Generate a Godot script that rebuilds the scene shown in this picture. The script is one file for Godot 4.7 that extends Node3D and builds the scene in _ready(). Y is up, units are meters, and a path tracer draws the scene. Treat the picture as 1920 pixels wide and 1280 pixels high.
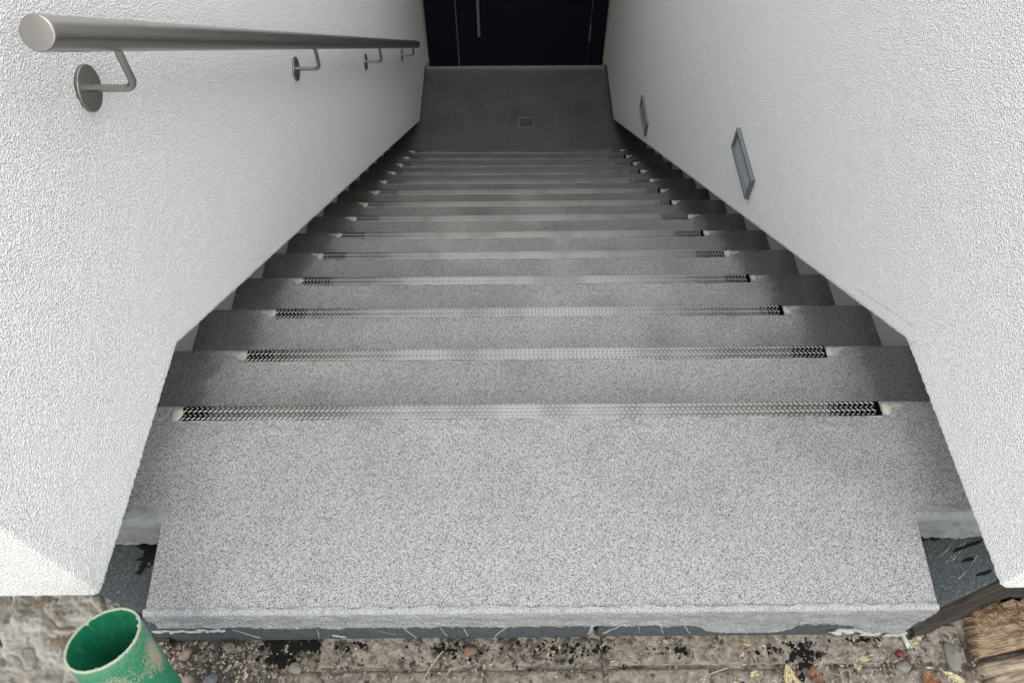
extends Node3D

# ---------------------------------------------------------------- sizes of the place (metres)
const GO := 0.27          # going of one step
const RI := 0.1762        # rise of one step
const STEPS := 14
const LAND := -2.467      # landing level
const GROUND := -0.205
const WL := -0.756        # rendered face of the left wall
const WR := 0.765         # rendered face of the right wall
const WB := 0.15          # underside of the render at the top
const WF := -2.361        # underside of the render at the bottom
const DOORZ := -4.74

var rng := RandomNumberGenerator.new()
var used := {}

# ---------------------------------------------------------------- mesh builder
class MB:
	var v := PackedVector3Array()
	var c := PackedColorArray()
	var uv := PackedVector2Array()
	var ix := PackedInt32Array()

	func add(p: Vector3, col := Color.WHITE, t := Vector2.ZERO) -> int:
		v.push_back(p)
		c.push_back(col)
		uv.push_back(t)
		return v.size() - 1

	func tri(a: int, b: int, d: int) -> void:
		ix.push_back(a)
		ix.push_back(b)
		ix.push_back(d)

	func quad(a: int, b: int, d: int, e: int) -> void:
		tri(a, b, d)
		tri(a, d, e)

	# a closed solid from rings of equal length, with caps
	func loft(rings: Array, col := Color.WHITE, caps := true, closed := true) -> void:
		var first := ix.size()
		var base := v.size()
		var n: int = rings[0].size()
		for r in rings.size():
			for k in n:
				add(rings[r][k], col, Vector2(float(k) / n, float(r) / max(1, rings.size() - 1)))
		for r in rings.size() - 1:
			for k in (n if closed else n - 1):
				var k2 := (k + 1) % n
				quad(base + r * n + k, base + r * n + k2, base + (r + 1) * n + k2, base + (r + 1) * n + k)
		if caps:
			for e in [0, rings.size() - 1]:
				var mid := Vector3.ZERO
				for p in rings[e]:
					mid += p
				var m := add(mid / n, col, Vector2(0.5, 0.5))
				for k in n:
					var k2 := (k + 1) % n
					if e == 0:
						tri(base + k2, base + k, m)
					else:
						tri(base + e * n + k, base + e * n + k2, m)
			outward(first)

	# turns a closed solid so that its faces look outwards (Godot: clockwise)
	func outward(first: int) -> void:
		var vol := 0.0
		for t in range(first, ix.size(), 3):
			vol += v[ix[t]].dot(v[ix[t + 1]].cross(v[ix[t + 2]]))
		var o := Vector3.ZERO
		if first < ix.size():
			o = v[ix[first]]
			vol = 0.0
			for t in range(first, ix.size(), 3):
				vol += (v[ix[t]] - o).dot((v[ix[t + 1]] - o).cross(v[ix[t + 2]] - o))
		if vol > 0:
			flip(first)

	func flip(first: int) -> void:
		for t in range(first, ix.size(), 3):
			var s := ix[t + 1]
			ix[t + 1] = ix[t + 2]
			ix[t + 2] = s

	# an open sheet: f(u, v) gives the point, g(u, v) the colour; it looks towards hint
	func sheet(nu: int, nv: int, f: Callable, hint: Vector3, g = null) -> void:
		var first := ix.size()
		var base := v.size()
		for j in nv + 1:
			for i in nu + 1:
				var a := float(i) / nu
				var b := float(j) / nv
				add(f.call(a, b), g.call(a, b) if g != null else Color.WHITE, Vector2(a, b))
		for j in nv:
			for i in nu:
				var p := base + j * (nu + 1) + i
				quad(p, p + 1, p + nu + 2, p + nu + 1)
		var s := Vector3.ZERO
		for t in range(first, ix.size(), 3):
			s += (v[ix[t + 1]] - v[ix[t]]).cross(v[ix[t + 2]] - v[ix[t]])
		if s.dot(hint) > 0:
			flip(first)

	func box(at: Vector3, size: Vector3, bevel := 0.0, col := Color.WHITE, turn := Basis.IDENTITY) -> void:
		var h := size * 0.5
		var rings := []
		var b: float = min(bevel, min(h.x, min(h.y, h.z)) * 0.9)
		var levels := [[-h.y, b], [-h.y + b, 0.0], [h.y - b, 0.0], [h.y, b]] if b > 0 else [[-h.y, 0.0], [h.y, 0.0]]
		for l in levels:
			var x: float = h.x - l[1]
			var z: float = h.z - l[1]
			var ring := []
			var pts := [Vector2(-x, -z + b), Vector2(-x + b, -z), Vector2(x - b, -z), Vector2(x, -z + b), Vector2(x, z - b), Vector2(x - b, z), Vector2(-x + b, z), Vector2(-x, z - b)] if b > 0 else [Vector2(-x, -z), Vector2(x, -z), Vector2(x, z), Vector2(-x, z)]
			for p in pts:
				ring.append(at + turn * Vector3(p.x, l[0], p.y))
			rings.append(ring)
		if b > 0:
			loft(rings, col)
		else:
			hard_box(rings, col)

	func hard_box(r: Array, col: Color) -> void:
		var first := ix.size()
		for q in [[r[0][0], r[0][1], r[0][2], r[0][3]], [r[1][3], r[1][2], r[1][1], r[1][0]]]:
			var a := add(q[0], col)
			add(q[1], col)
			add(q[2], col)
			add(q[3], col)
			quad(a, a + 1, a + 2, a + 3)
		for k in 4:
			var k2 := (k + 1) % 4
			var a := add(r[0][k2], col)
			add(r[0][k], col)
			add(r[1][k], col)
			add(r[1][k2], col)
			quad(a, a + 1, a + 2, a + 3)
		outward(first)

	func tube(pts: Array, radii: Array, sides: int, col := Color.WHITE, caps := true) -> void:
		var rings := []
		var up := Vector3.UP
		var d0: Vector3 = (pts[1] - pts[0]).normalized()
		if abs(d0.dot(up)) > 0.9:
			up = Vector3.RIGHT
		var x := d0.cross(up).normalized()
		for i in pts.size():
			var d: Vector3
			if i == 0:
				d = pts[1] - pts[0]
			elif i == pts.size() - 1:
				d = pts[i] - pts[i - 1]
			else:
				d = (pts[i + 1] - pts[i]).normalized() + (pts[i] - pts[i - 1]).normalized()
			d = d.normalized()
			x = (x - d * x.dot(d)).normalized()
			var y := d.cross(x)
			var ring := []
			for k in sides:
				var a := TAU * k / sides
				ring.append(pts[i] + (x * cos(a) + y * sin(a)) * radii[i])
			rings.append(ring)
		loft(rings, col, caps)

	func blob(at: Vector3, r: Vector3, seed_: int, rough := 0.25, col := Color.WHITE, turn := Basis.IDENTITY, seg := 9, rows := 6) -> void:
		var rg := RandomNumberGenerator.new()
		rg.seed = seed_
		var ph := [rg.randf() * TAU, rg.randf() * TAU, rg.randf() * TAU]
		var rings := []
		for j in range(1, rows):
			var t := PI * j / rows
			var ring := []
			for k in seg:
				var a := TAU * k / seg
				var q: float = 1.0 + rough * (0.5 * sin(2 * a + ph[0] + t) + 0.35 * sin(3 * a + ph[1] - 2 * t) + 0.3 * sin(3 * t + ph[2])) + rough * 0.3 * (rg.randf() - 0.5)
				ring.append(at + turn * (Vector3(sin(t) * cos(a), cos(t), sin(t) * sin(a)) * r * q))
			rings.append(ring)
		loft(rings, col)

	func mesh(flat := false) -> ArrayMesh:
		if flat:
			var v2 := PackedVector3Array()
			var c2 := PackedColorArray()
			var u2 := PackedVector2Array()
			for k in ix:
				v2.push_back(v[k])
				c2.push_back(c[k])
				u2.push_back(uv[k])
			v = v2
			c = c2
			uv = u2
			ix = PackedInt32Array(range(v.size()))
		var n := PackedVector3Array()
		n.resize(v.size())
		for t in range(0, ix.size(), 3):
			var f := (v[ix[t + 2]] - v[ix[t]]).cross(v[ix[t + 1]] - v[ix[t]])
			n[ix[t]] += f
			n[ix[t + 1]] += f
			n[ix[t + 2]] += f
		for k in n.size():
			n[k] = n[k].normalized() if n[k].length_squared() > 0 else Vector3.UP
		var arr := []
		arr.resize(Mesh.ARRAY_MAX)
		arr[Mesh.ARRAY_VERTEX] = v
		arr[Mesh.ARRAY_NORMAL] = n
		arr[Mesh.ARRAY_COLOR] = c
		arr[Mesh.ARRAY_TEX_UV] = uv
		arr[Mesh.ARRAY_INDEX] = ix
		var m := ArrayMesh.new()
		m.add_surface_from_arrays(Mesh.PRIMITIVE_TRIANGLES, arr)
		return m

# ---------------------------------------------------------------- scene tree helpers
func numbered(called: String) -> String:
	var n: int = used.get(called, 0)
	used[called] = n + 1
	return called if n == 0 else "%s_%03d" % [called, n]

func put(m: Mesh, called: String, material: Material, parent: Node = self, kind := "") -> MeshInstance3D:
	var o := MeshInstance3D.new()
	o.mesh = m
	o.material_override = material
	o.cast_shadow = GeometryInstance3D.SHADOW_CASTING_SETTING_ON
	if parent == self:
		o.name = numbered(called)
	else:
		var n := 0
		var nm := called
		while parent.has_node(nm):
			n += 1
			nm = "%s_%03d" % [called, n]
		o.name = nm
	parent.add_child(o, true)
	if kind:
		o.set_meta("kind", kind)
	return o

func tag(o: Node, label: String, category: String, group := "") -> Node:
	o.set_meta("label", label)
	o.set_meta("category", category)
	if group:
		o.set_meta("group", group)
	return o

func thing(called: String, label: String, category: String, group := "", at := Vector3.ZERO) -> Node3D:
	var o := Node3D.new()
	o.name = numbered(called)
	add_child(o, true)
	o.position = at
	tag(o, label, category, group)
	return o

# ---------------------------------------------------------------- textures
func noise(kind: int, freq: float, seed_: int, octaves := 1, gain := 0.5) -> FastNoiseLite:
	var n := FastNoiseLite.new()
	n.noise_type = kind
	n.frequency = freq
	n.seed = seed_
	n.fractal_type = FastNoiseLite.FRACTAL_FBM if octaves > 1 else FastNoiseLite.FRACTAL_NONE
	n.fractal_octaves = octaves
	n.fractal_gain = gain
	return n

# a noise picture that repeats without a seam: the margins are laid over each other with their contrast kept
func bytes_of(n: FastNoiseLite, size: int, hard := false) -> PackedByteArray:
	var m := 0 if hard else 40
	var big := size + m
	var im: Image = n.get_image(big, big, false, false, true)
	im.convert(Image.FORMAT_L8)
	var d := im.get_data()
	if hard:
		return d
	var mean := 0.0
	for k in range(0, d.size(), 97):
		mean += d[k]
	mean /= ceil(d.size() / 97.0)
	for y in big:
		for x in m:
			var t := (x + 0.5) / m
			var a: float = d[y * big + x] - mean
			var b: float = d[y * big + size + x] - mean
			d[y * big + x] = int(clamp(mean + (a * t + b * (1.0 - t)) / sqrt(t * t + (1.0 - t) * (1.0 - t)), 0, 255))
	for y in m:
		var t := (y + 0.5) / m
		var q := 1.0 / sqrt(t * t + (1.0 - t) * (1.0 - t))
		for x in size:
			var a: float = d[y * big + x] - mean
			var b: float = d[(size + y) * big + x] - mean
			d[y * big + x] = int(clamp(mean + (a * t + b * (1.0 - t)) * q, 0, 255))
	var out := PackedByteArray()
	for y in size:
		out.append_array(d.slice(y * big, y * big + size))
	return out

func grey_texture(d: PackedByteArray, size: int) -> ImageTexture:
	return ImageTexture.create_from_image(Image.create_from_data(size, size, false, Image.FORMAT_L8, d))

func colour_texture(d: PackedByteArray, size: int) -> ImageTexture:
	return ImageTexture.create_from_image(Image.create_from_data(size, size, false, Image.FORMAT_RGB8, d))

func cells(size: int, px: float, seed_: int) -> PackedByteArray:
	var n := noise(FastNoiseLite.TYPE_CELLULAR, 1.0 / px, seed_)
	n.cellular_return_type = FastNoiseLite.RETURN_CELL_VALUE
	n.cellular_jitter = 1.0
	return bytes_of(n, size, true)

func srgb(lin: float) -> int:
	return int(clamp(Color(lin, lin, lin).linear_to_srgb().r, 0, 1) * 255.0)

# a colour for each of 256 levels from stops [level, r, g, b] in linear values
func ramp(stops: Array) -> PackedByteArray:
	var out := PackedByteArray()
	for k in 256:
		var t := k / 255.0
		var a: Array = stops[0]
		var b: Array = stops[stops.size() - 1]
		for s in stops.size() - 1:
			if t >= stops[s][0] and t <= stops[s + 1][0]:
				a = stops[s]
				b = stops[s + 1]
		var f: float = clamp((t - a[0]) / max(1e-6, b[0] - a[0]), 0, 1)
		for q in 3:
			out.push_back(srgb(lerp(float(a[q + 1]), float(b[q + 1]), f)))
	return out

func mapped(d: PackedByteArray, lut: PackedByteArray) -> PackedByteArray:
	var out := PackedByteArray()
	out.resize(d.size() * 3)
	for i in d.size():
		var k := d[i] * 3
		out[i * 3] = lut[k]
		out[i * 3 + 1] = lut[k + 1]
		out[i * 3 + 2] = lut[k + 2]
	return out

func mat(col: Color, rough: float, metal := 0.0) -> StandardMaterial3D:
	var m := StandardMaterial3D.new()
	m.albedo_color = col.linear_to_srgb()
	m.roughness = rough
	m.metallic = metal
	m.vertex_color_use_as_albedo = true
	return m

func triplanar(m: StandardMaterial3D, metres: float) -> StandardMaterial3D:
	m.uv1_triplanar = true
	m.uv1_world_triplanar = true
	m.uv1_scale = Vector3.ONE / metres
	m.uv1_triplanar_sharpness = 6.0
	return m

func relief(m: StandardMaterial3D, t: Texture2D, cm: float) -> StandardMaterial3D:
	m.heightmap_enabled = true
	m.heightmap_texture = t
	m.heightmap_scale = cm
	return m

var M := {}

func make_materials() -> void:
	# quartz screed of the steps: pale grains with black and grey ones between
	var q := cells(1024, 3.1, 11)
	var lut := ramp([[0.0, 0.035, 0.034, 0.034], [0.16, 0.07, 0.068, 0.069], [0.22, 0.15, 0.146, 0.147], [0.34, 0.22, 0.214, 0.218], [0.38, 0.295, 0.288, 0.29], [0.75, 0.37, 0.363, 0.369], [1.0, 0.45, 0.441, 0.449]])
	var qt := colour_texture(mapped(q, lut), 1024)
	var qh := grey_texture(bytes_of(noise(FastNoiseLite.TYPE_SIMPLEX_SMOOTH, 0.16, 12, 3), 1024), 1024)
	var m := triplanar(mat(Color.WHITE, 0.72), 0.4)
	m.albedo_texture = qt
	M.quartz = relief(m, qh, 0.08)
	# same grain for the landing, its shade painted into a darker colour
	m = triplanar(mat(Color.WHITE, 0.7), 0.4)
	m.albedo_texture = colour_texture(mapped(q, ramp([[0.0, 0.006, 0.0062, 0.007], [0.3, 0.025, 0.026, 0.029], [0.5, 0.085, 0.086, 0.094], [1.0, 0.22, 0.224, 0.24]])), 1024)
	M.quartz_shaded = relief(m, qh, 0.06)
	# scraped render of the walls
	var ph := noise(FastNoiseLite.TYPE_SIMPLEX_SMOOTH, 0.08, 21, 3)
	var pb := bytes_of(ph, 1024)
	m = triplanar(mat(Color.WHITE, 0.9), 0.42)
	m.albedo_texture = colour_texture(mapped(pb, ramp([[0.0, 0.40, 0.40, 0.39], [0.26, 0.70, 0.70, 0.69], [0.40, 0.84, 0.84, 0.83], [0.6, 0.91, 0.91, 0.90], [1.0, 0.95, 0.95, 0.94]])), 1024)
	M.plaster = relief(m, grey_texture(pb, 1024), 0.5)
	m = triplanar(mat(Color(0.50, 0.53, 0.51), 0.8), 0.5)
	M.plinth = relief(m, qh, 0.05)
	M.facade = relief(triplanar(mat(Color(0.72, 0.72, 0.7), 0.9), 0.62), M.plaster.heightmap_texture, 0.25)
	# filler, white skim
	m = triplanar(mat(Color.WHITE, 0.8), 0.45)
	m.albedo_texture = colour_texture(mapped(q, ramp([[0.0, 0.17, 0.175, 0.178], [0.3, 0.28, 0.287, 0.29], [1.0, 0.44, 0.447, 0.45]])), 1024)
	M.skim = relief(m, M.plaster.heightmap_texture, 0.3)
	M.smear = mat(Color(0.30, 0.31, 0.315), 0.8)
	M.filler = relief(triplanar(mat(Color(0.29, 0.297, 0.297), 0.8), 0.3), M.plaster.heightmap_texture, 0.22)
	# grey foam insulation board with fine pale beads
	var x := cells(512, 3.2, 31)
	m = triplanar(mat(Color.WHITE, 0.85), 0.36)
	m.albedo_texture = colour_texture(mapped(x, ramp([[0.0, 0.028, 0.034, 0.037], [0.6, 0.05, 0.06, 0.065], [0.9, 0.075, 0.086, 0.091], [1.0, 0.135, 0.146, 0.15]])), 512)
	M.xps = relief(m, qh, 0.05)
	# metals
	var br := noise(FastNoiseLite.TYPE_SIMPLEX_SMOOTH, 0.3, 41, 2)
	M.steel = mat(Color(0.42, 0.40, 0.375), 0.33, 1.0)
	M.steel_dark = mat(Color(0.36, 0.345, 0.325), 0.38, 1.0)
	M.alu = mat(Color(0.29, 0.285, 0.273), 0.34, 1.0)
	M.alu_base = mat(Color(0.235, 0.23, 0.22), 0.31, 1.0)
	for k in ["steel", "steel_dark"]:
		M[k].roughness = 0.44
		M[k].roughness_texture = colour_texture(mapped(bytes_of(noise(FastNoiseLite.TYPE_SIMPLEX_SMOOTH, 0.012, 43, 6), 512), ramp([[0.0, 0.42, 0.42, 0.42], [1.0, 0.68, 0.68, 0.68]])), 512)
		triplanar(M[k], 0.2)
	M.sill = mat(Color(0.16, 0.165, 0.17), 0.6)
	M.trim = mat(Color(0.55, 0.56, 0.57), 0.35, 1.0)
	M.door = mat(Color(0.0045, 0.006, 0.0105), 0.5)
	M.door.metallic_specular = 0.3
	M.dark = mat(Color(0.01, 0.01, 0.012), 0.7)
	M.trim_dull = mat(Color(0.19, 0.193, 0.198), 0.5, 0.5)
	M.grate = mat(Color(0.14, 0.143, 0.15), 0.5, 0.6)
	M.lamp_frame = mat(Color(0.16, 0.17, 0.18), 0.5, 0.3)
	M.lens = mat(Color(0.33, 0.345, 0.36), 0.35)
	M.sealant = relief(triplanar(mat(Color(0.43, 0.405, 0.365), 0.65), 0.2), qh, 0.06)
	M.white = relief(triplanar(mat(Color(0.40, 0.405, 0.405), 0.8), 0.2), qh, 0.06)
	M.caulk = mat(Color(0.30, 0.30, 0.298), 0.7)
	# green plastic
	M.green = mat(Color.WHITE, 0.42)
	M.dust = relief(triplanar(mat(Color(0.33, 0.36, 0.27), 0.9), 0.25), qh, 0.06)
	# earth, concrete, timber
	var e := bytes_of(noise(FastNoiseLite.TYPE_SIMPLEX_SMOOTH, 0.009, 51, 7, 0.74), 1024)
	m = triplanar(mat(Color.WHITE, 0.95), 0.75)
	m.albedo_texture = colour_texture(mapped(e, ramp([[0.0, 0.05, 0.042, 0.035], [0.35, 0.14, 0.115, 0.092], [0.6, 0.25, 0.21, 0.17], [1.0, 0.4, 0.35, 0.29]])), 1024)
	M.earth = relief(m, grey_texture(e, 1024), 0.6)
	var e2 := bytes_of(noise(FastNoiseLite.TYPE_SIMPLEX_SMOOTH, 0.013, 52, 7, 0.78), 1024)
	m = triplanar(mat(Color.WHITE, 0.9), 0.42)
	m.albedo_texture = colour_texture(mapped(e2, ramp([[0.0, 0.05, 0.043, 0.036], [0.25, 0.13, 0.113, 0.095], [0.42, 0.185, 0.162, 0.136], [0.7, 0.27, 0.238, 0.2], [1.0, 0.40, 0.36, 0.31]])), 1024)
	M.concrete = relief(m, grey_texture(e2, 1024), 0.35)
	var w := noise(FastNoiseLite.TYPE_SIMPLEX_SMOOTH, 0.02, 61, 4)
	var wi: Image = w.get_seamless_image(128, 1024, false, false, 0.1, true)
	wi.resize(1024, 1024)
	wi.convert(Image.FORMAT_L8)
	var wd := wi.get_data()
	M.grain = ImageTexture.create_from_image(wi)
	m = mat(Color.WHITE, 0.85)
	m.albedo_texture = colour_texture(mapped(wd, ramp([[0.0, 0.09, 0.062, 0.04], [0.3, 0.22, 0.172, 0.125], [0.6, 0.31, 0.255, 0.195], [1.0, 0.40, 0.34, 0.27]])), 1024)
	M.wood = relief(m, M.grain, 0.15)
	m = mat(Color.WHITE, 0.8)
	m.albedo_texture = colour_texture(mapped(wd, ramp([[0.0, 0.008, 0.006, 0.005], [0.5, 0.03, 0.023, 0.019], [1.0, 0.075, 0.058, 0.047]])), 1024)
	M.dark_wood = relief(m, M.grain, 0.2)
	M.tar = relief(triplanar(mat(Color(0.009, 0.0088, 0.009), 0.6), 0.2), qh, 0.15)
	M.tar.metallic_specular = 0.25
	M.stone = relief(triplanar(mat(Color.WHITE, 0.9), 0.2), qh, 0.1)
	M.foam = relief(triplanar(mat(Color(0.84, 0.83, 0.81), 0.75), 0.3), qh, 0.12)
	M.leaf = mat(Color.WHITE, 0.6)
	M.plastic = mat(Color(0.5, 0.52, 0.52), 0.2)

# ---------------------------------------------------------------- the place
func _ready() -> void:
	rng.seed = 7
	# camera
	var cam := Camera3D.new()
	cam.name = "camera"
	add_child(cam)
	cam.transform = Transform3D(Basis(Vector3(0.99996963, -0.00156677, 0.00763415), Vector3(0.0071558, 0.572614, -0.81979388), Vector3(-0.00308699, 0.81982361, 0.57260782)).orthonormalized(), Vector3(-0.06302928, 1.42613685, 0.83015619))
	cam.fov = 49.32
	cam.near = 0.05
	cam.far = 400.0
	cam.current = true
	# overcast sky
	var sm := ProceduralSkyMaterial.new()
	sm.sky_top_color = Color(0.937, 0.952, 0.966)
	sm.sky_horizon_color = Color(0.835, 0.855, 0.87)
	sm.sky_curve = 0.25
	sm.ground_bottom_color = Color(0.30, 0.29, 0.27)
	sm.ground_horizon_color = Color(0.55, 0.55, 0.54)
	sm.sun_angle_max = 1.0
	var sky := Sky.new()
	sky.sky_material = sm
	var env := Environment.new()
	env.background_mode = Environment.BG_SKY
	env.sky = sky
	env.background_energy_multiplier = 1.0
	env.ambient_light_source = Environment.AMBIENT_SOURCE_SKY
	env.tonemap_mode = Environment.TONE_MAPPER_LINEAR
	env.tonemap_exposure = 2.88
	env.sdfgi_enabled = true
	env.ssao_enabled = true
	env.ssil_enabled = true
	var we := WorldEnvironment.new()
	we.name = "world_environment"
	we.environment = env
	add_child(we)
	var sun := DirectionalLight3D.new()
	sun.name = "sun"
	add_child(sun)
	sun.look_at_from_position(Vector3(0.3, 6.0, 4.2), Vector3.ZERO)
	sun.light_energy = 0.19
	sun.light_color = Color(1.0, 0.98, 0.95)
	sun.light_angular_distance = 30.0
	sun.shadow_enabled = true

	make_materials()
	build_ground()
	build_walls()
	build_house()
	build_stairs()
	build_landing()
	build_handrail()
	build_lights()
	build_drain()
	build_edges()
	build_pipe()
	build_pavers()
	build_heap()
	build_debris()

func build_ground() -> void:
	var mb := MB.new()
	var n := noise(FastNoiseLite.TYPE_SIMPLEX_SMOOTH, 9.0, 71, 5)
	# fine patch before the top step
	mb.sheet(220, 60, func(a, b):
		var x: float = lerp(-1.7, 1.7, a)
		var z: float = lerp(0.27, 1.1, b)
		var edge: float = min(1.0, 8.0 * min(min(a, 1 - a), 1 - b))
		var bed: float = 0.0105 * smoothstep(-0.56, -0.48, x) * (1.0 - smoothstep(0.86, 0.9, x)) * smoothstep(0.42, 0.45, z) * (1.0 - smoothstep(0.9, 0.95, z))
		return Vector3(x, GROUND - 0.012 + bed + edge * (0.014 - 0.6 * bed) * n.get_noise_2d(x, z), z), Vector3.UP)
	# the rest, out to the horizon, open over the stairwell
	for r in [[-300, -1.7, -300, 300], [1.7, 300, -300, 300], [-1.7, 1.7, 1.1, 300], [-1.7, -1.26, -4.9, 0.27], [1.27, 1.7, -4.9, 0.27], [-1.7, 1.7, -300, -4.9]]:
		var i := mb.add(Vector3(r[0], GROUND - 0.012, r[2]))
		mb.add(Vector3(r[1], GROUND - 0.012, r[2]))
		mb.add(Vector3(r[1], GROUND - 0.012, r[3]))
		mb.add(Vector3(r[0], GROUND - 0.012, r[3]))
		mb.quad(i, i + 1, i + 2, i + 3)
	put(mb.mesh(), "ground", M.earth, self, "structure")

# height of the underside of the render at depth z
func under(z: float) -> float:
	if z > -0.06:
		return WB
	return max(WF, WB + (z + 0.06) * (WB - WF) / (3.926 - 0.06))

# one rendered wall: end face, rounded arris and inner face as one grained skin
func wall_mesh(face: float, back: float, top: float, seed_: int) -> ArrayMesh:
	var side: float = sign(back - face)
	var n := noise(FastNoiseLite.TYPE_SIMPLEX_SMOOTH, 125.0, seed_, 2)
	var n2 := noise(FastNoiseLite.TYPE_SIMPLEX_SMOOTH, 9.0, seed_ + 5, 2)
	var ne := noise(FastNoiseLite.TYPE_SIMPLEX, 70.0, seed_ + 9, 3)
	var ze := 0.459
	var rad := 0.010
	# columns: [x, z, normal x, normal z]
	var cols := []
	var x := absf(back - face)
	while x > rad + 0.002:
		cols.append([face + side * x, ze, 0.0, 1.0])
		x -= 0.0045 if x < 0.27 else 0.03
	for k in 7:
		var t := PI / 2 * k / 6.0
		cols.append([face + side * (rad - rad * sin(t)), ze - rad + rad * cos(t), -side * sin(t), cos(t)])
	var z := ze - rad - 0.004
	while z > -4.735:
		cols.append([face, z, -side, 0.0])
		z -= 0.004 if z > -0.6 else (0.006 if z > -1.7 else 0.014)
	cols.append([face, -4.735, -side, 0.0])
	# rows: heights above the underside
	var rows := []
	var h := 0.014
	while h < 2.0:
		rows.append(h)
		h += 0.004 if h < 0.9 else 0.012
	var mb := MB.new()
	var nc := cols.size()
	var nr := rows.size() + 10
	var r2 := 0.012
	for j in nr:
		for c in cols:
			var yb := under(c[1]) + 0.0026 * ne.get_noise_2d(c[1] + c[0], 3.0)
			var nx: float = c[2]
			var nz: float = c[3]
			var y: float
			var inset := 0.0
			var amp := 1.0
			if j == 0:
				y = yb
				inset = 0.2
				amp = 0.0
			elif j < 6:
				var t := PI / 2 * (j - 1) / 5.0
				inset = r2 - r2 * sin(t)
				y = yb + r2 - r2 * cos(t)
				amp = 0.5
			elif j < 6 + rows.size():
				y = yb + rows[j - 6]
			elif j < nr - 1:
				y = lerp(yb + 2.0, max(top, yb + 2.1), (j - 5 - rows.size()) / 3.0)
				amp = 0.0
			else:
				y = max(top, yb + 2.1)
				inset = 0.4
				amp = 0.0
			var d := 0.0
			if amp > 0.0:
				if absf(nx) > 0.01 and absf(nz) > 0.01:
					amp *= 0.5
				d = amp * (0.0012 * n.get_noise_3d(c[0], y, c[1]) + 0.0007 * n2.get_noise_3d(c[0], y, c[1])) - inset
			else:
				d = -inset
			mb.v.push_back(Vector3(c[0] + nx * d, y, c[1] + nz * d))
	mb.c.resize(mb.v.size())
	mb.c.fill(Color.WHITE)
	mb.uv.resize(mb.v.size())
	for j in nr - 1:
		for i in nc - 1:
			var p := j * nc + i
			if side < 0:
				mb.quad(p, p + nc, p + nc + 1, p + 1)
			else:
				mb.quad(p, p + 1, p + nc + 1, p + nc)
	return mb.mesh()

func build_walls() -> void:
	var l := thing("plaster_wall", "white rough plastered wall that carries the steel handrail", "wall")
	put(wall_mesh(WL, WL - 0.45, 1.1, 81), "plaster", M.plaster, l)
	var r := thing("plaster_wall", "white rough plastered wall with two recessed lights", "wall")
	put(wall_mesh(WR, WR + 0.45, 1.25, 82), "plaster", M.plaster, r)
	for q in [[Vector2(-0.28, 0.044), Vector2(-0.185, 0.112), Vector2(-0.124, 0.153), Vector2(-0.084, 0.181), Vector2(-0.06, 0.191)], [Vector2(-0.031, 0.155), Vector2(-0.036, 0.17), Vector2(-0.03, 0.184), Vector2(0.0, 0.187)]]:
		var mb := MB.new()
		var pts := []
		var rr := []
		for k in q.size() - 1:
			for j in 8:
				var p: Vector2 = (q[k] as Vector2).lerp(q[k + 1], j / 8.0)
				pts.append(Vector3(WR - 0.0008, p.y + rng.randf_range(-0.0025, 0.0025), p.x))
				rr.append(rng.randf_range(0.00015, 0.0005))
		mb.tube(pts, rr, 5)
		put(mb.mesh(), "crack", M.filler, r)
	for s in [[l, -0.985, -1.24], [r, 1.02, 1.25]]:
		var mb := MB.new()
		var o := [Vector2(0.24, 0.14), Vector2(-0.06, 0.14), Vector2(-3.9, -2.355), Vector2(-4.735, -2.355), Vector2(-4.735, -2.8), Vector2(-3.7, -2.8), Vector2(0.24, -0.4)]
		# set back under the render: a plain prism reaching behind it
		var a := []
		var b := []
		for p in o:
			a.append(Vector3(s[1], p.y + (0.12 if p.y > -2.37 else 0.0), p.x))
			b.append(Vector3(s[2], p.y + (0.12 if p.y > -2.37 else 0.0), p.x))
		mb.loft([a, b])
		put(mb.mesh(true), "plinth", M.plinth, s[0])

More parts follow.
